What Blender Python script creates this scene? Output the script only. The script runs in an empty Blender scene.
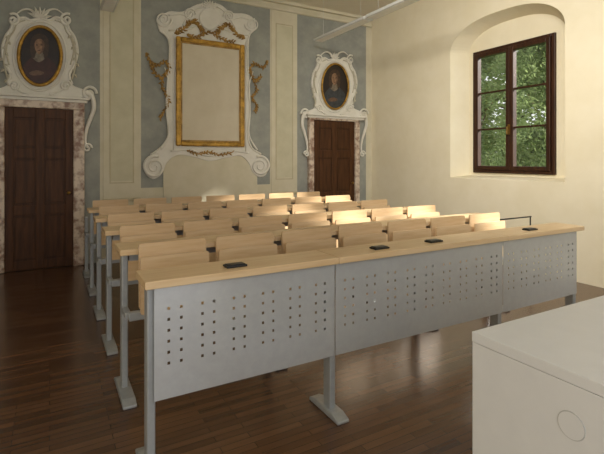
import bpy, bmesh, math, random
from mathutils import Vector, Matrix
random.seed(7)
S = bpy.context.scene
COL = S.collection
# ------------------------------------------------------------------ calibration (measured from the room's vanishing lines)
TH = math.radians(29.4); F = 448.0; HZ = 160.0; ZC = 1.2
D = 5.74          # back wall
XR = 4.52         # right wall
XLW = -2.0        # left wall
CEIL = 3.48
sn, cs = math.sin(TH), math.cos(TH)
def pb(x, y, Y=D):
    a = TH + math.atan((x-302)/F)
    X = Y*math.tan(a); d = X*sn + Y*cs
    return (X, ZC + (HZ-y)/F*d)
def pbl(pts): return [pb(x, y) for x, y in pts]

# ------------------------------------------------------------------ materials
def srgb(h):
    c = [int(h[i:i+2], 16)/255 for i in (0, 2, 4)]
    return tuple(((v/12.92) if v <= .04045 else ((v+.055)/1.055)**2.4) for v in c) + (1,)
def mat(name, c1, c2=None, scale=6, rough=.6, metal=0, bump=0, detail=6, stretch=(1,1,1), spec=.5, lo=.35, hi=.65):
    m = bpy.data.materials.new(name); m.use_nodes = True
    n = m.node_tree.nodes; l = m.node_tree.links; b = n['Principled BSDF']
    b.inputs['Roughness'].default_value = rough; b.inputs['Metallic'].default_value = metal
    b.inputs['Specular IOR Level'].default_value = spec
    tc = n.new('ShaderNodeTexCoord'); mp = n.new('ShaderNodeMapping'); mp.inputs['Scale'].default_value = stretch
    nz = n.new('ShaderNodeTexNoise'); nz.inputs['Scale'].default_value = scale; nz.inputs['Detail'].default_value = detail
    nz.inputs['Roughness'].default_value = .6
    cr = n.new('ShaderNodeValToRGB')
    cr.color_ramp.elements[0].position = lo; cr.color_ramp.elements[1].position = hi
    cr.color_ramp.elements[0].color = srgb(c1); cr.color_ramp.elements[1].color = srgb(c2 or c1)
    l.new(tc.outputs['Object'], mp.inputs['Vector']); l.new(mp.outputs['Vector'], nz.inputs['Vector'])
    l.new(nz.outputs['Fac'], cr.inputs['Fac']); l.new(cr.outputs['Color'], b.inputs['Base Color'])
    if bump:
        bp = n.new('ShaderNodeBump'); bp.inputs['Strength'].default_value = bump; bp.inputs['Distance'].default_value = .01
        l.new(nz.outputs['Fac'], bp.inputs['Height']); l.new(bp.outputs['Normal'], b.inputs['Normal'])
    return m
M = {}
M['blue'] = mat('fresco_blue_grey', '8f918a', 'a1a298', 5, .85, bump=.08)
M['cream'] = mat('fresco_cream', 'cec6aa', 'd8d0b8', 4, .85, bump=.08)
M['pil_in'] = mat('pilaster_inner', 'c5bfa2', 'cfc9ae', 5, .85)
M['pil_line'] = mat('pilaster_line', 'bab090', 'c4ba9b', 8, .85)
M['stucco'] = mat('white_stucco', 'dcd8cb', 'e6e2d6', 7, .75, bump=.06)
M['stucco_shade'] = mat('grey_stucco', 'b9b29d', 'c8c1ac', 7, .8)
M['gold'] = mat('old_gold', '85641f', 'c99b40', 14, .42, .4, bump=.15)
M['ochre'] = mat('ochre_ornament', '7d5e2b', 'bb9550', 12, .5, .25)
M['blank'] = mat('blank_canvas', 'cfc4ab', 'd8ceb7', 3, .9)
M['marble'] = mat('pink_marble', '8c6c59', 'd8c7b2', 11, .45, detail=12, lo=.38, hi=.56)
M['door'] = mat('dark_door_wood', '3d2410', '56351a', 5, .5, stretch=(7,7,.6), spec=.25)
M['door_in'] = mat('dark_door_panel', '37200e', '4d2f16', 5, .5, stretch=(7,7,.6), spec=.25)
M['rwall'] = mat('cream_plaster', 'e7dcbe', 'ede3c8', 3, .9, bump=.03)
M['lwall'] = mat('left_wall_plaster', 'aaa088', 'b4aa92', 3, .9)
M['ceil'] = mat('ceiling_plaster', 'e4dcc8', 'eae3d1', 3, .9)
M['winwood'] = mat('window_wood', '2c190f', '412717', 6, .45, stretch=(5,5,.6), spec=.3)
M['steel'] = mat('painted_grey_steel', '9ea2a4', 'a7abad', 30, .36, .2)
M['panel'] = mat('painted_perforated_steel', 'c6c9ca', 'cccfd0', 30, .25, .4)
M['beech'] = mat('beech_top', 'd0b083', 'dcc198', 5, .35, stretch=(.6,8,8))
M['ply'] = mat('beech_plywood', 'cdac80', 'dabd95', 5, .4, stretch=(.7,.7,7))
M['black'] = mat('black_plastic', '0c0c0d', '171718', 30, .35)
M['white'] = mat('white_laminate', 'd8d9d9', 'dcdddd', 12, .4)
M['ring'] = mat('grey_groove', 'b4b5b4', 'babbba', 12, .5)
M['alu'] = mat('lamp_aluminium', 'd2d3cf', 'd9dad6', 20, .4, 0)
M['diff'] = mat('lamp_diffuser', 'f0efe9', 'f4f3ee', 10, .6)
M['brass'] = mat('dull_brass', '8a6c34', 'a5854a', 10, .35, .9)
M['bark'] = mat('bark', '3a2c1e', '5a4734', 10, .9, bump=.3)
M['grass'] = mat('lawn', '4a6a2a', '6b8a3c', 4, .95)
M['p_dark'] = mat('paint_dark', '1d1510', '2e2219', 8, .5)
M['p_hair'] = mat('paint_hair', '33241a', '48331f', 26, .5)
M['p_face'] = mat('paint_flesh', '75583f', '9c7a5c', 26, .5)
M['p_hand'] = mat('paint_flesh_shaded', '543d2c', '745843', 26, .5)
M['p_red'] = mat('paint_maroon', '301812', '46251c', 14, .5)
M['p_blue'] = mat('paint_slate', '2a2c30', '3e4246', 14, .5)
M['p_white'] = mat('paint_linen', '5c5244', '857a68', 26, .5)
def leafmat(name, c1, c2):
    m = mat(name, c1, c2, 1.2, .7, spec=.2)
    n = m.node_tree.nodes; l = m.node_tree.links; b = n['Principled BSDF']
    out = n['Material Output']; tr = n.new('ShaderNodeBsdfTranslucent'); mx = n.new('ShaderNodeMixShader')
    tr.inputs['Color'].default_value = srgb(c2); mx.inputs[0].default_value = .5
    l.new(b.outputs[0], mx.inputs[1]); l.new(tr.outputs[0], mx.inputs[2]); l.new(mx.outputs[0], out.inputs['Surface'])
    return m
M['leaf1'] = leafmat('leaf_mid', '667850', '82925f')
M['leaf2'] = leafmat('leaf_dark', '5c6e49', '768757')
M['leaf3'] = leafmat('leaf_pale', '74835c', '8c9a72')
def glassmat():
    m = bpy.data.materials.new('window_glass'); m.use_nodes = True
    n = m.node_tree.nodes; l = m.node_tree.links; n.remove(n['Principled BSDF']); out = n['Material Output']
    t = n.new('ShaderNodeBsdfTransparent'); g = n.new('ShaderNodeBsdfGlossy'); mx = n.new('ShaderNodeMixShader')
    g.inputs['Roughness'].default_value = .02; mx.inputs[0].default_value = .04
    l.new(t.outputs[0], mx.inputs[1]); l.new(g.outputs[0], mx.inputs[2]); l.new(mx.outputs[0], out.inputs['Surface'])
    return m
M['glass'] = glassmat()
def floormat():
    m = bpy.data.materials.new('dark_parquet'); m.use_nodes = True
    n = m.node_tree.nodes; l = m.node_tree.links; b = n['Principled BSDF']
    tc = n.new('ShaderNodeTexCoord'); mp = n.new('ShaderNodeMapping')
    br = n.new('ShaderNodeTexBrick'); br.inputs['Scale'].default_value = 1
    br.inputs['Brick Width'].default_value = .38; br.inputs['Row Height'].default_value = .040
    br.inputs['Mortar Size'].default_value = .0014; br.inputs['Bias'].default_value = 0
    br.inputs['Color1'].default_value = srgb('4f3522'); br.inputs['Color2'].default_value = srgb('6d4e35'); br.inputs['Mortar'].default_value = srgb('28190f')
    br.offset = .37
    mp2 = n.new('ShaderNodeMapping'); mp2.inputs['Scale'].default_value = (2, 22, 1)
    nz = n.new('ShaderNodeTexNoise'); nz.inputs['Scale'].default_value = 2; nz.inputs['Detail'].default_value = 6
    mx = n.new('ShaderNodeMix'); mx.data_type = 'RGBA'; mx.blend_type = 'MULTIPLY'; mx.inputs['Factor'].default_value = .4
    cr = n.new('ShaderNodeValToRGB'); cr.color_ramp.elements[0].color = (.5,.47,.44,1); cr.color_ramp.elements[1].color = (1,1,1,1)
    cr.color_ramp.elements[0].position = .3; cr.color_ramp.elements[1].position = .65
    l.new(tc.outputs['Object'], mp.inputs['Vector']); l.new(mp.outputs['Vector'], br.inputs['Vector'])
    l.new(tc.outputs['Object'], mp2.inputs['Vector']); l.new(mp2.outputs['Vector'], nz.inputs['Vector'])
    l.new(nz.outputs['Fac'], cr.inputs['Fac']); l.new(br.outputs['Color'], mx.inputs['A']); l.new(cr.outputs['Color'], mx.inputs['B'])
    l.new(mx.outputs['Result'], b.inputs['Base Color'])
    b.inputs['Roughness'].default_value = .27
    b.inputs['Coat Weight'].default_value = .3; b.inputs['Coat Roughness'].default_value = .15
    bp = n.new('ShaderNodeBump'); bp.inputs['Strength'].default_value = .14; bp.inputs['Distance'].default_value = .003
    l.new(nz.outputs['Fac'], bp.inputs['Height']); l.new(bp.outputs['Normal'], b.inputs['Normal'])
    return m
M['floor'] = floormat()

# ------------------------------------------------------------------ object helpers
def empty(name, loc, label, cat, group=None):
    o = bpy.data.objects.new(name, None); o.location = loc; o.empty_display_size = .1; COL.objects.link(o)
    o['label'] = label; o['category'] = cat
    if group: o['group'] = group
    return o
def rootloc(o):
    v = Vector((0,0,0))
    while o is not None:
        v += o.location; o = o.parent
    return v
def build(name, bm, m, parent=None, smooth=False, bevel=0, seg=2, label=None):
    if parent is not None:
        bmesh.ops.translate(bm, verts=bm.verts, vec=-rootloc(parent))
    bmesh.ops.recalc_face_normals(bm, faces=bm.faces)
    me = bpy.data.meshes.new(name); bm.to_mesh(me); bm.free()
    for mm in (m if isinstance(m, list) else [m]): me.materials.append(mm)
    if smooth: me.polygons.foreach_set('use_smooth', [True]*len(me.polygons))
    o = bpy.data.objects.new(name, me); COL.objects.link(o)
    if parent is not None: o.parent = parent
    if bevel:
        b = o.modifiers.new('bevel', 'BEVEL'); b.width = bevel; b.segments = seg; b.limit_method = 'ANGLE'
    if label: o['label'] = label
    return o
def struct(o): o['kind'] = 'structure'; return o
def box(bm, x0, x1, y0, y1, z0, z1):
    v = [bm.verts.new((x, y, z)) for x in (x0, x1) for y in (y0, y1) for z in (z0, z1)]
    for f in ((0,1,3,2),(4,6,7,5),(0,4,5,1),(2,3,7,6),(0,2,6,4),(1,5,7,3)): bm.faces.new([v[i] for i in f])
def boxbm(*a):
    bm = bmesh.new(); box(bm, *a); return bm
def slab(bm, pts, y0, y1):          # polygon in XZ extruded between y0 (front) and y1
    a = [bm.verts.new((x, y0, z)) for x, z in pts]; b = [bm.verts.new((x, y1, z)) for x, z in pts]
    n = len(pts); bm.faces.new(a); bm.faces.new(b[::-1])
    for i in range(n): bm.faces.new((a[i], b[i], b[(i+1)%n], a[(i+1)%n]))
def smoothpts(p, k=5, closed=False):
    out = []; n = len(p)
    rng = range(n) if closed else range(n-1)
    for i in rng:
        g = (lambda j: p[j % n]) if closed else (lambda j: p[max(0, min(n-1, j))])
        p0, p1, p2, p3 = g(i-1), g(i), g(i+1), g(i+2)
        for s in range(k):
            t = s/k
            out.append(tuple(.5*((2*b)+(-a+c)*t+(2*a-5*b+4*c-d)*t*t+(-a+3*b-3*c+d)*t**3) for a, b, c, d in zip(p0, p1, p2, p3)))
    if not closed: out.append(tuple(p[-1]))
    return out
def tube(bm, pts, r, n=8, closed=False, flat=1.0):   # pts 3-D; r number or list
    N = len(pts); rings = []
    for i, p in enumerate(pts):
        p = Vector(p)
        a = Vector(pts[(i-1) % N] if closed else pts[max(0, i-1)]); b = Vector(pts[(i+1) % N] if closed else pts[min(N-1, i+1)])
        t = (b-a)
        t = t.normalized() if t.length > 1e-9 else Vector((0,0,1))
        up = Vector((0,1,0)) if abs(t.y) < .9 else Vector((1,0,0))
        u = t.cross(up).normalized(); w = u.cross(t).normalized()
        rr = r[i] if isinstance(r, (list, tuple)) else r
        rings.append([bm.verts.new(p + u*rr*math.cos(2*math.pi*k/n) + w*rr*flat*math.sin(2*math.pi*k/n)) for k in range(n)])
    for i in range(N if closed else N-1):
        A, B = rings[i], rings[(i+1) % N]
        for k in range(n): bm.faces.new((A[k], A[(k+1)%n], B[(k+1)%n], B[k]))
    if not closed:
        bm.faces.new(rings[0][::-1]); bm.faces.new(rings[-1])
def wtube(bm, px, r, y, k=5, closed=False, taper=False, flat=1.0):      # tube along wall points measured in the photo
    p = smoothpts([pb(x, z) for x, z in px], k, closed)
    N = len(p)
    rr = [r*(1-.65*i/(N-1)) for i in range(N)] if taper else r
    y = min(y, D-r*flat-.003)
    tube(bm, [(x, y, z) for x, z in p], rr, 8, closed, flat)
def volute(cx, cy, r, a0, turns, sgn=1, n=14):
    out = []
    m = int(n*turns)
    for i in range(m+1):
        t = i/m; a = a0 + sgn*t*turns*2*math.pi; q = r*(1-.88*t)
        out.append((cx+q*math.cos(a), cy-q*math.sin(a)))
    return out
def leaf(bm, x, z, y, ang, L, W, H=.015):
    ca, sa = math.cos(ang), math.sin(ang)
    P = lambda u, v, h: bm.verts.new((x+u*ca-v*sa, y-h, z+u*sa+v*ca))
    tip = P(L, 0, 0); base = P(0, 0, 0); l = P(L*.45, W/2, 0); r_ = P(L*.45, -W/2, 0); c = P(L*.45, 0, H)
    for a, b in ((base, l), (l, tip), (tip, r_), (r_, base)): bm.faces.new((a, b, c))
    bm.faces.new((base, l, tip, r_))
def ellipse(cx, cy, a, b, n=40): return [(cx+a*math.cos(2*math.pi*i/n), cy+b*math.sin(2*math.pi*i/n)) for i in range(n)]
def dup(root, loc, label, group=None):
    def cp(o, parent):
        c = o.copy(); COL.objects.link(c); c.parent = parent
        for ch in o.children: cp(ch, c)
        return c
    r = cp(root, None); r.location = loc; r['label'] = label
    if group: r['group'] = group
    return r

# ------------------------------------------------------------------ room shell
YF = -1.6
o = struct(build('floor', boxbm(XLW, XR+.01, YF, D+.01, -.05, 0), M['floor']))
o = struct(build('ceiling', boxbm(XLW-.05, XR+.05, YF, D+.05, CEIL, CEIL+.05), M['ceil']))
o = struct(build('wall_left', boxbm(XLW-.05, XLW, YF, D, 0, CEIL), M['lwall']))
bm = bmesh.new()
xs = [XLW, pb(100,100)[0], pb(141,100)[0], pb(270,100)[0], pb(297,100)[0], pb(366,100)[0], XR+.05]
zs = [0, pb(208,186)[1], 3.33, CEIL]
for i in range(6):
    for j in range(3):
        f = bm.faces.new([bm.verts.new(c) for c in ((xs[i],D,zs[j]),(xs[i+1],D,zs[j]),(xs[i+1],D,zs[j+1]),(xs[i],D,zs[j+1]))])
        f.material_index = 0 if (i in (0,2,4) and j < 2 and not (i == 2 and j == 0)) else 1
bmesh.ops.remove_doubles(bm, verts=bm.verts, dist=1e-5)
struct(build('wall_back', bm, [M['blue'], M['cream']]))
# right wall with two arched window niches (the second one, unseen towards the camera, is added so sun reaches the seats)
NZ0, NZS, NZC = .975, 2.59, 2.92
WZ0, WZ1 = 1.04, 2.575
XN = XR+.24
NICHES = [(2.63, 4.11), (.74, 2.22)]
def arch(y0, y1, zs_, zc, n=28):
    out = []
    for i in range(n+1):
        u = -math.cos(math.pi*i/n)
        out.append(((y0+y1)/2+(y1-y0)/2*u, zs_+(zc-zs_)*max(0, 1-abs(u)**2.6)**.55))
    return out
bm = bmesh.new()
def q(*c): bm.faces.new([bm.verts.new(v) for v in c])
def R(y0, y1, z0, z1, X=XR): q((X,y0,z0),(X,y1,z0),(X,y1,z1),(X,y0,z1))
R(-5.0, .74, 0, CEIL); R(2.22, 2.63, 0, CEIL); R(4.11, D, 0, CEIL)  # near stretch runs on past the room, added to block stray sun
for NY0, NY1 in NICHES:
    WY0, WY1 = NY0+.23, NY1-.18
    A = arch(NY0, NY1, NZS, NZC); B = arch(NY0+.13, NY1-.10, NZS+.0, NZC-.06)
    B = [(y, max(z, WZ1+.001) if WY0 < y < WY1 else z) for y, z in B]
    R(NY0, NY1, 0, NZ0)
    for i in range(28):
        a, b = A[i], A[i+1]; c, d = B[i], B[i+1]
        q((XR,a[0],a[1]),(XR,b[0],b[1]),(XR,b[0],CEIL),(XR,a[0],CEIL))
        q((XR,a[0],a[1]),(XR,b[0],b[1]),(XN,d[0],d[1]),(XN,c[0],c[1]))
        g = lambda p: (XN, max(WY0, min(WY1, p[0])), WZ1)
        q((XN,c[0],c[1]),(XN,d[0],d[1]),g(d),g(c))
    b0, b1 = B[0], B[-1]; nz = NZ0+.03
    q((XR,NY0,NZ0),(XR,NY0,NZS),(XN,b0[0],b0[1]),(XN,b0[0],nz))
    q((XR,NY1,NZ0),(XR,NY1,NZS),(XN,b1[0],b1[1]),(XN,b1[0],nz))
    q((XR,NY0,NZ0),(XR,NY1,NZ0),(XN,b1[0],nz),(XN,b0[0],nz))
    q((XN,b0[0],nz),(XN,WY0,nz),(XN,WY0,WZ1),(XN,b0[0],b0[1]))
    q((XN,b1[0],nz),(XN,WY1,nz),(XN,WY1,WZ1),(XN,b1[0],b1[1]))
    q((XN,WY0,nz),(XN,WY1,nz),(XN,WY1,WZ0),(XN,WY0,WZ0))
bmesh.ops.remove_doubles(bm, verts=bm.verts, dist=1e-5)
struct(build('wall_right', bm, M['rwall']))
# windows
def framebm(x0, x1, y0, y1, z0, z1, w):
    bm = bmesh.new()
    box(bm, x0, x1, y0, y0+w, z0, z1); box(bm, x0, x1, y1-w, y1, z0, z1)
    box(bm, x0, x1, y0+w, y1-w, z0, z0+w); box(bm, x0, x1, y0+w, y1-w, z1-w, z1)
    return bm
for k_, (NY0, NY1) in enumerate(NICHES):
    WY0, WY1 = NY0+.23, NY1-.18
    win = struct(build(f'window_{k_+1}', framebm(XN-.03, XN+.05, WY0, WY1, WZ0, WZ1, .04), M['winwood'], bevel=.006))
    ym = (WY0+WY1)/2
    for (y0, y1) in ((WY0+.04, ym), (ym, WY1-.04)):
        z0, z1 = WZ0+.04, WZ1-.04
        c = build('casement', framebm(XN-.05, XN+.02, y0+.002, y1-.002, z0, z1, .047), M['winwood'], win, bevel=.006)
        h = (z1-z0-.094)/3
        for k in (1, 2): build('glazing_bar', boxbm(XN-.035, XN+.005, y0+.049, y1-.049, z0+.047+h*k-.010, z0+.047+h*k+.010), M['winwood'], c)
        build('pane', boxbm(XN-.012, XN-.009, y0+.047, y1-.047, z0+.047, z1-.047), M['glass'], c)
    bm = bmesh.new(); box(bm, XN-.062, XN-.05, ym-.012, ym+.012, 1.50, 1.62); tube(bm, [(XN-.06,ym,1.59),(XN-.09,ym,1.59),(XN-.09,ym,1.50)], .008)
    build('window_handle', bm, M['brass'], win)

# ------------------------------------------------------------------ pilasters (painted mouldings of the wall)
def framebm2(X0, X1, Z0, Z1, w, y0, y1):
    bm = bmesh.new()
    box(bm, X0, X0+w, y0, y1, Z0, Z1); box(bm, X1-w, X1, y0, y1, Z0, Z1); box(bm, X0+w, X1-w, y0, y1, Z0, Z0+w); box(bm, X0+w, X1-w, y0, y1, Z1-w, Z1)
    return bm
def pilaster(n, x0, x1):
    X0, X1 = pb(x0,100)[0], pb(x1,100)[0]; w = X1-X0
    p = struct(build(f'trim_{n}', boxbm(X0, X1, D-.008, D, 0, 3.33), M['cream'], bevel=.003))
    build('inner_panel', boxbm(X0+w*.2, X1-w*.2, D-.010, D-.008, .95, 3.12), M['pil_in'], p)
    build('panel_moulding', framebm2(X0+w*.17, X1-w*.17, .92, 3.15, .014, D-.012, D-.008), M['pil_line'], p)
    build('base_moulding', boxbm(X0-.015, X1+.015, D-.03, D, 0, .2), M['cream'], p, bevel=.006)
    build('band_moulding', boxbm(X0-.006, X1+.006, D-.016, D, .70, .74), M['pil_line'], p, bevel=.003)
pilaster(1, 103, 140); pilaster(2, 271, 297)
bm = bmesh.new(); box(bm, XLW, XR, D-.03, D, 3.33, 3.36); box(bm, XLW, XR, D-.05, D, 3.43, CEIL)
struct(build('trim_3', bm, M['cream'], bevel=.008))

# ------------------------------------------------------------------ doors
def door(n, x0, x1, ytop, mo):
    X0, zt = pb(x0, ytop); X1 = pb(x1, ytop)[0]; w = X1-X0; m = mo
    bm = bmesh.new(); box(bm, X0-m, X0, D-.07, D, 0, zt); box(bm, X1, X1+m, D-.07, D, 0, zt); box(bm, X0-m, X1+m, D-.07, D, zt, zt+m)
    struct(build(f'trim_{n+3}', bm, M['marble'], bevel=.012))
    d = struct(build(f'door_{n}', boxbm(X0, X1, D-.03, D, 0.005, zt), M['door_in']))
    bm = bmesh.new(); s = w*.12
    for a in (0, .44, .88): box(bm, X0+w*a, X0+w*a+s, D-.038, D-.03, .01, zt)
    for f0 in (0.0, .34, .69, .94):
        for a, b in ((.12,.44), (.56,.88)):
            box(bm, X0+w*a, X0+w*b, D-.038, D-.03, max(.01, zt*f0), zt*f0+zt*.06)
    build('door_frame', bm, M['door'], d, bevel=.004)
    for i in range(3):
        for a, b in ((.145,.415), (.585,.855)):
            z0 = zt*(0,.34,.69)[i]+zt*.075; z1 = zt*(.34,.69,.94)[i]-zt*.015
            build('door_panel', boxbm(X0+w*a, X0+w*b, D-.036, D-.03, z0, z1), M['door'], d, bevel=.005, seg=1)
    bm = bmesh.new(); bmesh.ops.create_uvsphere(bm, u_segments=12, v_segments=8, radius=.02)
    bmesh.ops.translate(bm, verts=bm.verts, vec=(X0+w*.93, D-.07, zt*.47))
    tube(bm, [(X0+w*.93, D-.07, zt*.47), (X0+w*.93, D-.036, zt*.47)], .01)
    build('door_knob', bm, M['brass'], d, smooth=True)
door(1, 5, 73, 107, .115); door(2, 312, 353, 120, .085)

# ------------------------------------------------------------------ stucco cartouches over the doors and their portraits
def overdoor(cx, cy, kx, ky, label, plabel, kind):
    P = lambda u, v: (cx+u*kx, cy+v*ky)
    half = [(0,-42),(10,-39),(18,-42),(28,-38),(32,-29),(38,-20),(41,-5),(37,10),(32,20),(35,30),(47,35),(50,43)]
    out = half + [(-u, v) for u, v in half[::-1]][:-1]
    loc = (pb(cx, cy)[0], D, pb(cx, cy+43*ky)[1])
    c = empty('stucco_cartouche', loc, label, 'stucco ornament', 'stucco cartouches over the doors')
    bm = bmesh.new(); slab(bm, smoothpts([pb(*P(u, v)) for u, v in out], 4, True), D-.035, D-.001)
    build('backing', bm, M['stucco'], c, bevel=.01)
    for s in (-1, 1):
        bm = bmesh.new(); wtube(bm, [P(s*u*.97, v*.97) for u, v in half[:10]], .015, D-.035)
        build('edge_moulding', bm, M['stucco'], c, smooth=True)
        bm = bmesh.new(); wtube(bm, [P(s*u*.87, v*.9) for u, v in half[2:8]], .008, D-.04)
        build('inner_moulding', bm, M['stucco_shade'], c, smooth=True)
        bm = bmesh.new(); wtube(bm, [P(s*u, v) for u, v in ((10,40),(22,36),(30,27),(31,18))], .014, D-.04, taper=True)
        wtube(bm, [P(s*(27+u), 31+v) for u, v in volute(0,0,6,0,1.6)], .012, D-.045, 2)
        build('lower_scroll', bm, M['stucco'], c, smooth=True)
    bm = bmesh.new(); wtube(bm, [P(*p) for p in ellipse(0, 0, 28, 36, 24)], .012, D-.042, 3, True)
    build('oval_moulding', bm, M['stucco'], c, smooth=True)
    bm = bmesh.new(); X, Z = pb(*P(0, -40))
    for k in range(7): leaf(bm, X, Z, D-.05, math.pi*(.1+.8*k/6), .13*kx**.5, .045*kx**.5, .025)
    build('shell', bm, M['stucco'], c)
    bm = bmesh.new(); x0, z0 = pb(*P(-50, 44)); x1, z1 = pb(*P(50, 36))
    box(bm, x0, x1, D-.09, D-.001, z0, z0+.03); box(bm, x0-.02, x1+.02, D-.12, D-.001, z0+.03, z0+.055)
    build('ledge', bm, M['stucco'], c, bevel=.006)
    for s in (-1, 1):
        bm = bmesh.new()
        sc = [(48,37),(55,42),(57,54),(53,66),(49,78),(48,90),(52,97)]
        wtube(bm, [P(s*u, v) for u, v in sc], .032, D-.03, 5, taper=True)
        wtube(bm, [P(s*(52+u), 39+v) for u, v in volute(0,0,8, 0, 1.6)], .016, D-.04, 2)
        wtube(bm, [P(s*(50+u), 96+v) for u, v in volute(0,0,5, 0, 1.4)], .013, D-.04, 2)
        build('scroll', bm, M['stucco'], c, smooth=True)
        bm = bmesh.new()
        wtube(bm, [P(s*u, v) for u, v in ((3,-42),(9,-48),(17,-49),(25,-44))], .017, D-.04, 5, taper=True)
        wtube(bm, [P(s*(28+u), -38+v) for u, v in volute(0,0,7, 1, 1.5)], .014, D-.042, 2)
        build('crest_scroll', bm, M['stucco'], c, smooth=True)
    for s in (-1, 1):
        bm = bmesh.new()
        gp = [(33+5*math.sin(k/8*3), -22+k/8*46) for k in range(9)]
        wtube(bm, [P(s*u, v) for u, v in gp], .010, D-.042)
        for k, (u, v) in enumerate(gp):
            X, Z = pb(*P(s*u, v)); leaf(bm, X, Z, D-.042, -math.pi/2+(k%2-.5)*1.4, .06*kx**.5, .035, .015)
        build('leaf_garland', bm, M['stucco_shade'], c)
    # portrait
    p = empty('oval_portrait', (pb(cx, cy)[0], D-.05, pb(cx, cy+35*ky)[1]), plabel, 'portrait', 'oval portraits over the doors')
    fx, fy = (22.5, 30.5) if kind == 0 else (23.5, 32)
    bm = bmesh.new(); wtube(bm, [P(*e) for e in ellipse(0, 0, fx, fy, 30)], .018*(kx*ky)**.2, D-.062, 2, True)
    build('frame', bm, M['gold'], p, smooth=True)
    bm = bmesh.new()
    def lay(pts, h, idx):
        vs = [bm.verts.new((x, D-.05-h, z)) for x, z in (pb(*P(u*fx/23.5, v*fy/33)) for u, v in pts)]
        f = bm.faces.new(vs); f.material_index = idx
    lay(ellipse(0, 0, 23.5, 33), 0, 0)
    body = [(-6,-2),(-10,2),(-17,9),(-20,17),(-14,25),(-6,30),(5,30.5),(14,25),(19,16),(16,8),(9,2),(5,-2)]
    lay(smoothpts(body, 3, True), .002, 2 if kind == 0 else 3)
    lay(smoothpts([(-5,-4),(-8,2),(-1,7),(6,2),(4,-4)], 3, True), .003, 4)
    lay(smoothpts([(-11,-10),(-9,-20),(-4,-24.5),(2,-25),(8,-21),(10,-12),(8.5,0),(5,3),(3,-4),(-4,-4),(-6,2),(-9.5,0)], 3, True), .0035, 6)
    lay(smoothpts([(-6,-12),(-4.5,-17.5),(0,-19.5),(4,-17),(5,-11),(3.2,-5),(-1,-2),(-4.6,-6)], 3, True), .004, 1)
    lay(smoothpts([(2,-18.8),(4,-17),(5,-11),(3.2,-5),(0,-2.4),(2.4,-8),(2.8,-14)], 3, True), .0045, 5)
    lay(smoothpts([(-12,19),(-4,16),(4,18),(3,21),(-8,22)], 3, True), .004, 5)
    for e in (-3.2, 1.8): lay(ellipse(e, -12.5, 1.3, .6, 10), .005, 0)
    lay(ellipse(-.8, -6.2, 1.6, .45, 10), .005, 2)
    build('painted_panel', bm, [M['p_dark'], M['p_face'], M['p_red'], M['p_blue'], M['p_white'], M['p_hand'], M['p_hair']], p)
overdoor(40, 57, .94, .95, 'white stucco cartouche with scrolls above the left door with the wider marble surround', 'oval portrait in a gilt frame above the left door', 0)
overdoor(333, 87, .56, .70, 'white stucco cartouche with scrolls above the narrow right door beside the room corner', 'small oval portrait in a gilt frame above the right door', 1)

# ------------------------------------------------------------------ central stucco surround and the blank gilt frame
right = [(209,3),(220,5),(231,13),(244,14),(253,19),(254,29),(248,37),(247,60),(248,84),(249,112),(247,135),(251,148),(260,154),(267,164),(266,174),(259,177),(252,172),(248,163),(240,156),(225,158),(209,161)]
left = [(193,157),(178,155),(167,162),(162,173),(154,179),(146,175),(144,166),(150,155),(161,147),(168,135),(166,112),(167,84),(169,60),(168,40),(159,31),(158,20),(168,12),(182,12),(196,5)]
c = empty('stucco_surround', (pb(208,183)[0], D, 0), 'large white stucco surround with big volutes and gold garlands round the blank frame', 'stucco ornament')
bm = bmesh.new(); slab(bm, smoothpts(pbl(right+left), 4, True), D-.025, D-.002); build('backing', bm, M['stucco'], c, bevel=.008)
xa, xb = pb(163,160)[0], pb(257,160)[0]
bm = boxbm(xa, xb, D-.012, D-.002, 0, pb(208,150)[1]); build('lower_panel', bm, M['cream'], c, bevel=.005)
for pts, r in ((right[4:13], .013), (left[7:15], .013), ([(173,36),(173,150)], .010), ([(245,42),(245,152)], .010),
            ([(170,151),(190,150),(208,156),(228,151),(248,153)], .012), ([(168,31),(190,29),(209,21),(228,32),(249,36)], .012),
            ([(182,26),(190,14),(200,8),(209,5),(218,8),(227,16),(235,29)], .011), ([(168,16),(180,15),(190,18)], .011), ([(250,21),(240,18),(229,21)], .011)):
    bm = bmesh.new(); wtube(bm, pts, r, D-.03); build('moulding', bm, M['stucco'], c, smooth=True)
for cx_, cy_, r, a0, s in ((154,167,11.5,1.2,1), (259,166,10,1.9,-1), (163,20,8,0,-1), (251,25,7,math.pi,1), (189,15,6,0,1), (228,17,5.5,math.pi,-1)):
    bm = bmesh.new(); wtube(bm, volute(cx_, cy_, r, a0, 2.1, s, 16), .020 if r > 8.5 else .013, D-.033, 2, taper=True)
    build('volute', bm, M['stucco'], c, smooth=True)
for s, pts in ((-1, [(160,149),(168,135),(166,112),(168,85),(164,68)]), (1, [(256,150),(248,135),(249,112),(248,88),(252,72)])):
    bm = bmesh.new(); wtube(bm, pts, .016, D-.035, taper=True); build('scroll_bracket', bm, M['stucco'], c, smooth=True)
bm = bmesh.new(); slab(bm, smoothpts(pbl([(209,9),(216,11),(220,18),(217,26),(209,31),(201,26),(198,18),(202,11)]), 4, True), D-.05, D-.026)
build('small_cartouche', bm, M['stucco'], c, bevel=.012)
bm = bmesh.new()
for k in range(9):
    a = math.pi*(.08+.84*k/8); X, Z = pb(209, 10); leaf(bm, X, Z, D-.04, a, .13, .045, .025)
build('shell_crest', bm, M['stucco'], c)
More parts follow.
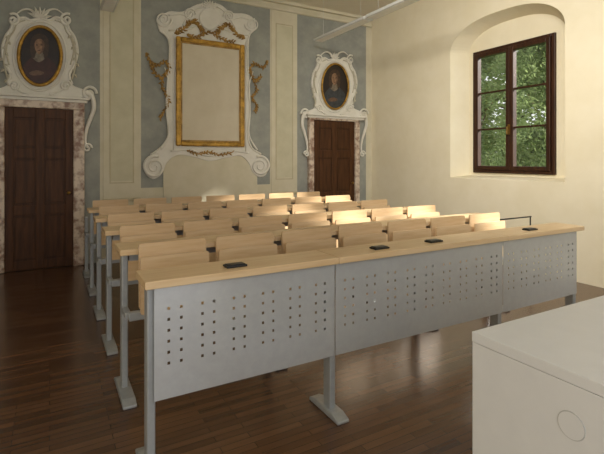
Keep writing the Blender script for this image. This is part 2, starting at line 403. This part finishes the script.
def garland(path, n, size, name='gold_garland', r=.008):
    bm = bmesh.new(); p = smoothpts(pbl(path), 8)
    tube(bm, [(x, D-.036, z) for x, z in p], r, 6)
    for k in range(n):
        i = int(k/(n-1)*(len(p)-2)); dx, dz = p[i+1][0]-p[i][0], p[i+1][1]-p[i][1]
        leaf(bm, p[i][0], p[i][1], D-.038, math.atan2(dz, dx)+(1 if k % 2 else -1)*random.uniform(.4, .9), size*random.uniform(.8, 1.3), size*.5, .010)
    return build(name, bm, M['ochre'], c)
garland([(146,53),(149,61),(157,66),(165,62),(168,70),(161,78),(153,72),(151,64)], 40, .048)
garland([(167,70),(161,84),(165,94),(168,102),(163,112),(159,118)], 32, .045)
garland([(267,61),(262,68),(253,64),(249,72),(255,81),(260,76)], 36, .046)
garland([(251,78),(256,90),(251,98),(256,106),(254,112)], 30, .043)
garland([(174,34),(184,29),(191,22),(198,26),(203,33)], 30, .06, r=.012)
garland([(244,39),(235,34),(228,25),(221,28),(215,34)], 30, .06, r=.012)
garland([(186,35),(196,38),(209,33),(222,40),(233,43)], 34, .05)
garland([(186,150),(198,154),(208,152),(219,155),(232,152)], 28, .045)
f = empty('gilt_frame', (pb(209,147)[0], D-.04, pb(209,147)[1]), 'tall gilt frame holding a blank beige panel in the middle of the back wall', 'picture frame')
X0, Z1 = pb(175,37); X1, _ = pb(243,46); Z0 = pb(175,146)[1]
build('frame', framebm2(X0, X1, Z0, Z1, .06, D-.075, D-.027), M['gold'], f, bevel=.015)
build('inner_slip', framebm2(X0+.056, X1-.056, Z0+.056, Z1-.056, .022, D-.06, D-.027), M['ochre'], f)
build('blank_panel', boxbm(X0+.074, X1-.074, D-.05, D-.027, Z0+.074, Z1-.074), M['blank'], f)

# ------------------------------------------------------------------ lecture benches
P_ = .402; XL0 = .36; XE = XL0 + 7*P_
JX = [XL0-.022, XL0+2*P_, XL0+5*P_, XE-.016]
def add_leg(root, x, Y, top, fy0, fy1):
    l = build('leg', boxbm(x-.016, x+.016, Y-.03, Y+.03, .02, top), M['steel'], root, bevel=.006)
    bm = bmesh.new()
    pts = [(Y+fy0, 0), (Y+fy1, 0), (Y+fy1, .014), (Y+fy1-.05, .03), (Y+fy0+.05, .03), (Y+fy0, .014)]
    a = [bm.verts.new((x-.032, y, z)) for y, z in pts]; b = [bm.verts.new((x+.032, y, z)) for y, z in pts]
    bm.faces.new(a); bm.faces.new(b[::-1])
    for i in range(6): bm.faces.new((a[i], b[i], b[(i+1)%6], a[(i+1)%6]))
    build('foot_plate', bm, M['steel'], l, bevel=.005)
def tops(root, Y, y0, y1):
    cuts = [XL0-.055, JX[1], JX[2], XE+.006]
    for i in range(3):
        build('tabletop', boxbm(cuts[i]+.0008, cuts[i+1]-.0008, Y+y0, Y+y1, .720, .75), M['beech'], root, bevel=.003)
    build('table_rail', boxbm(XL0, XE-.03, Y-.02, Y+.02, .675, .7195), M['steel'], root)
def perforated(x0, x1, y, z0, z1, hx, hz, hw, hh):
    bm = bmesh.new(); xs = [x0]; zz = [z0]
    for c in hx: xs += [c-hw/2, c+hw/2]
    xs.append(x1)
    for c in sorted(hz): zz += [c-hh/2, c+hh/2]
    zz.append(z1)
    V = [[bm.verts.new((a, y, b)) for b in zz] for a in xs]
    for i in range(len(xs)-1):
        for j in range(len(zz)-1):
            if i % 2 == 1 and j % 2 == 1: continue
            bm.faces.new((V[i][j], V[i+1][j], V[i+1][j+1], V[i][j+1]))
    ret = bmesh.ops.extrude_face_region(bm, geom=bm.faces[:])
    bmesh.ops.translate(bm, verts=[v for v in ret['geom'] if isinstance(v, bmesh.types.BMVert)], vec=(0, .0015, 0))
    return bm
Y1 = 1.80; PITCH = .686
fd = empty('lecture_desk', (XL0, Y1, 0), 'long front desk with light wood top and grey perforated steel modesty panels', 'desk')
tops(fd, Y1, -.085, .12)
for x in JX: add_leg(fd, x, Y1, .7195, -.12, .14)
hz = [.42+.042*k for k in range(6)]
for x0, x1, npair in ((JX[0]+.004, JX[1], 6), (JX[1], JX[2], 9), (JX[2], JX[3]-.010, 6)):
    st = (x1-x0-.03)/npair; hx = []
    for i in range(npair): cc = x0+.015+st*(i+.5); hx += [cc-.024, cc+.024]
    build('modesty_panel', perforated(x0+.0026, x1-.0026, Y1-.05, .285, .7195, hx, hz, .0105, .0115), M['panel'], fd)

def board(w, h, yc, x, Y, z0, lean, th=.014, r=.010, nx=16, nz=6):
    """plywood board, gently curved, with slightly eased corners"""
    bm = bmesh.new(); G = []
    us = [-1, -1+.3*r/w*2, -1+r/w*2] + [-.8+1.6*i/8 for i in range(9)] + [1-r/w*2, 1-.3*r/w*2, 1]
    for u in us:
        xx = u*w/2
        e = w/2-abs(xx); cut = 0 if e >= r else r-math.sqrt(max(0, r*r-(r-e)**2))
        col = []
        for j in range(nz+1):
            v = j/nz; zl = cut+(h-2*cut)*v
            col.append(bm.verts.new((x+xx, Y - yc*u*u + lean*zl/h, z0+zl)))
        G.append(col)
    for i in range(len(us)-1):
        for j in range(nz): bm.faces.new((G[i][j], G[i+1][j], G[i+1][j+1], G[i][j+1]))
    ret = bmesh.ops.extrude_face_region(bm, geom=bm.faces[:])
    bmesh.ops.translate(bm, verts=[v for v in ret['geom'] if isinstance(v, bmesh.types.BMVert)], vec=(0, th, 0))
    return bm
def seats(root, Y):
    bm = bmesh.new(); box(bm, JX[0], JX[3], Y-.17, Y-.13, .41, .45)
    for x in JX: box(bm, x-.015, x+.015, Y-.14, Y+.0, .415, .445)
    build('seat_rail', bm, M['steel'], root, bevel=.004)
    s0 = None
    for k in range(7):
        xc = XL0+P_*(k+.5)
        if s0 is None:
            s0 = build('seat_back', board(.345, .325, .001, xc, Y-.142, .455, .010), M['ply'], root)
            s1 = build('seat', board(.345, .28, .001, xc, Y-.19, .44, .008), M['ply'], root)
            for dx in (-.1, .1): build('hinge', boxbm(xc+dx-.012, xc+dx+.012, Y-.176, Y-.142, .43, .53), M['steel'], s1)
        else:
            for src in (s0, s1):
                cpy = src.copy(); COL.objects.link(cpy); cpy.parent = root; cpy.location = (P_*k, 0, 0)
                for ch in src.children:
                    d = ch.copy(); COL.objects.link(d); d.parent = cpy
Y2 = Y1+PITCH
G = 'bench rows of the lecture room'
b0_ = empty('bench_row', (XL0, Y2, 0), 'light wood bench row with seven seat backs directly behind the perforated front desk', 'bench', G)
seats(b0_, Y2); tops(b0_, Y2, -.10, .12)
for x in JX: add_leg(b0_, x, Y2, .7195, -.2, .15)
labs = ['second seat row counted from the perforated front desk, light wood backs on grey legs',
        'middle one of the five light wood seat rows, two rows in front of it',
        'fourth seat row from the front desk, just ahead of the row by the wall']
for k, lb in enumerate(labs):
    dup(b0_, (XL0, Y2+PITCH*(k+1), 0), lb, G)
YL = Y2+PITCH*4
bl = empty('bench_row', (XL0, YL, 0), 'rearmost light wood seat row without a tabletop, closest to the painted wall', 'bench', G)
seats(bl, YL)
for x in JX: add_leg(bl, x, YL, .60, -.2, .12)

# ------------------------------------------------------------------ power socket boxes on the front desk
socks = [(.684, 1.79, 'black socket box on the front desk nearest its left end'),
         (1.461, 1.79, 'black socket box on the front desk, second from the left end'),
         (1.84, 1.79, 'black socket box on the front desk, third from the left end'),
         (2.69, 1.79, 'black socket box on the front desk nearest its right end')]
def sock(x, y, lab):
    r = empty('socket_box', (x, y, .75), lab, 'power socket', 'black socket boxes on the front desk')
    build('housing', boxbm(x-.046, x+.046, y-.026, y+.026, .75, .759), M['black'], r, bevel=.003)
    build('lid', boxbm(x-.038, x+.038, y-.019, y+.022, .7592, .762), M['black'], r, bevel=.001)
for s in socks: sock(*s)

# ------------------------------------------------------------------ dark rail between the benches and the right wall
rl = empty('metal_rail', (3.85, 2.75, 0), 'low black metal rail standing between the seat rows and the wall below the window', 'rail')
bm = bmesh.new(); tube(bm, [(3.55,2.75,.64),(3.85,2.75,.64),(4.15,2.75,.64)], .007); build('top_bar', bm, M['black'], rl, smooth=True)
for x in (3.56, 4.14):
    bm = bmesh.new(); tube(bm, [(x, 2.75, .01), (x, 2.75, .635)], .007); build('post', bm, M['black'], rl, smooth=True)
    build('foot', boxbm(x-.015, x+.015, 2.65, 2.85, 0, .012), M['black'], rl)

# ------------------------------------------------------------------ white teacher's desk
wd = empty('teacher_desk', (.97, .8, 0), 'white laminate desk with a round cable grommet in the lower right foreground', 'desk')
build('desktop', boxbm(.966, 2.6, .13, .806, .724, .75), M['white'], wd, bevel=.0015, seg=2)
build('side_panel', boxbm(.967, 1.0, .131, .805, 0, .723), M['white'], wd, bevel=.001)
build('side_panel', boxbm(2.566, 2.599, .131, .805, 0, .723), M['white'], wd, bevel=.001)
build('front_panel', boxbm(1.001, 2.565, .785, .804, .06, .723), M['white'], wd)
def discx(r1, r2, dep, x):
    bm = bmesh.new()
    bmesh.ops.create_cone(bm, cap_ends=True, segments=40, radius1=r1, radius2=r2, depth=dep)
    bmesh.ops.rotate(bm, verts=bm.verts, matrix=Matrix.Rotation(-math.pi/2, 3, 'Y'), cent=(0,0,0))
    bmesh.ops.translate(bm, verts=bm.verts, vec=(x, .549, .635)); return bm
g_ = build('cable_grommet', discx(.0298, .0293, .002, .9665), M['ring'], wd)
build('grommet_cap', discx(.0280, .0276, .003, .9665), M['white'], g_)

# ------------------------------------------------------------------ pendant lamps
def lamp(x, y0, y1, zb, lab):
    r = empty('pendant_lamp', (x, (y0+y1)/2, CEIL), lab, 'lamp', 'linear pendant lamps')
    build('housing', boxbm(x-.075, x+.075, y0, y1, zb, zb+.032), M['alu'], r, bevel=.002)
    build('diffuser', boxbm(x-.055, x+.055, y0+.02, y1-.02, zb-.005, zb-.0005), M['diff'], r)
    for y in (y0+.15, y1-.15):
        bm = bmesh.new(); tube(bm, [(x, y, zb+.032), (x, y, CEIL)], .002, 6); build('suspension_cable', bm, M['alu'], r)
lamp(3.36, 4.33, 5.50, 2.90, 'linear pendant lamp hanging nearest the right corner of the painted wall')
lamp(3.36, 2.95, 4.29, 2.90, 'linear pendant lamp nearest the camera, cut by the top edge left of the window')
lamp(.56, 4.20, 5.46, 2.87, 'linear pendant lamp whose tip shows above the left cream pilaster')

# ------------------------------------------------------------------ outside the window
struct(build('ground', boxbm(5.2, 40, -25, 40, -.55, -.5), M['grass']))
def tree(x, y, h, rx, ry, n, m, lab, seed, ls=1.0):
    rnd = random.Random(seed)
    r = empty('tree', (x, y, -.5), lab, 'tree', 'trees outside the window')
    bm = bmesh.new()
    tube(bm, [(x, y, -.5), (x+.05, y+.04, h*.3), (x-.05, y, h*.8)], [.16, .12, .05], 10)
    for k in range(7):
        a = rnd.uniform(0, 6.28); z = h*rnd.uniform(.2, .6)
        tube(bm, [(x, y, z), (x+rx*.3*math.cos(a), y+ry*.3*math.sin(a), z+.4), (x+rx*.7*math.cos(a), y+ry*.7*math.sin(a), z+1)], [.05,.035,.012], 6)
    build('trunk', bm, M['bark'], r)
    bm = bmesh.new()
    cl = []
    for k in range(80):
        a = rnd.uniform(0, 6.28); u = rnd.random()**.5; zz = rnd.uniform(-1, 1); q_ = math.sqrt(1-zz*zz*.8)
        cl.append((x+rx*u*q_*math.cos(a), y+ry*u*q_*math.sin(a), h*.48+h*.52*zz, rnd.uniform(.35, .6)*max(1, ls)**.5))
    for i in range(n):
        c_ = rnd.choice(cl); v = Vector((rnd.gauss(0,1), rnd.gauss(0,1), rnd.gauss(0,1))).normalized()*c_[3]*rnd.random()**.4
        p = Vector(c_[:3])+v; s = rnd.uniform(.06, .11)*ls
        u = Vector((rnd.gauss(0,1), rnd.gauss(0,1), rnd.gauss(0,1))).normalized(); w = u.orthogonal().normalized()
        bm.faces.new([bm.verts.new(p+e) for e in (u*s, w*s*.55, -u*s, -w*s*.55)])
    build('foliage', bm, m, r)
tree(10.2, 6.2, 4.4, 1.3, 1.3, 18000, M['leaf1'], 'green leafy tree in the right half of the window view', 1, .65)
tree(11.6, 9.7, 4.8, 1.4, 1.5, 18000, M['leaf2'], 'darker green tree in the left half of the window view', 2, .65)
tree(19, 13.4, 8.0, 3.0, 5.2, 45000, M['leaf3'], 'pale green tree furthest away behind the other two trees', 3, 1.8)

# ------------------------------------------------------------------ light
W = bpy.data.worlds.new('sky'); S.world = W; W.use_nodes = True
bg = W.node_tree.nodes['Background']; bg.inputs['Color'].default_value = (.96, .97, 1, 1); bg.inputs['Strength'].default_value = 1.35
def light(name, kind, loc, energy, color, size=None, sy=None):
    d = bpy.data.lights.new(name, kind); d.energy = energy; d.color = color
    o = bpy.data.objects.new(name, d); o.location = loc; COL.objects.link(o)
    if size:
        d.size = size
        if sy: d.shape = 'RECTANGLE'; d.size_y = sy
    return o
sun = light('sun', 'SUN', (10, 3, 8), 12, (1, .95, .87))
el, az = math.radians(27), math.radians(-34)
dirv = Vector((-math.cos(el)*math.cos(az), -math.cos(el)*math.sin(az), -math.sin(el)))
sun.rotation_euler = dirv.to_track_quat('-Z', 'Y').to_euler(); sun.data.angle = math.radians(4)
aw = light('left_fill_light', 'AREA', (XLW+.05, 1.6, 2.2), 12, (1, .97, .92), 1.6, 1.8)  # added fill lamp on the solid left wall, standing in for unseen windows
aw.rotation_euler = Vector((1, .12, -.05)).to_track_quat('-Z', 'Y').to_euler()
a2 = light('bounce_fill', 'AREA', (1.3, 1.3, 3.3), 46, (1, .96, .88), 1.2, .6)  # added unseen lamp below the ceiling, imitates bounced daylight on the right wall
a2.rotation_euler = (Vector((4.5, 3.4, 1.5))-Vector((1.3, 1.3, 3.3))).to_track_quat('-Z', 'Y').to_euler(); a2.data.spread = math.radians(95)

# ------------------------------------------------------------------ camera
cam = bpy.data.cameras.new('camera'); co = bpy.data.objects.new('camera', cam); COL.objects.link(co)
co.location = (0, 0, ZC); co.rotation_euler = (math.pi/2, 0, -TH)
cam.sensor_width = 36; cam.lens = 36*F/604; cam.shift_y = -(227-HZ)/604; cam.clip_start = .02
S.camera = co
S.view_settings.view_transform = 'Standard'
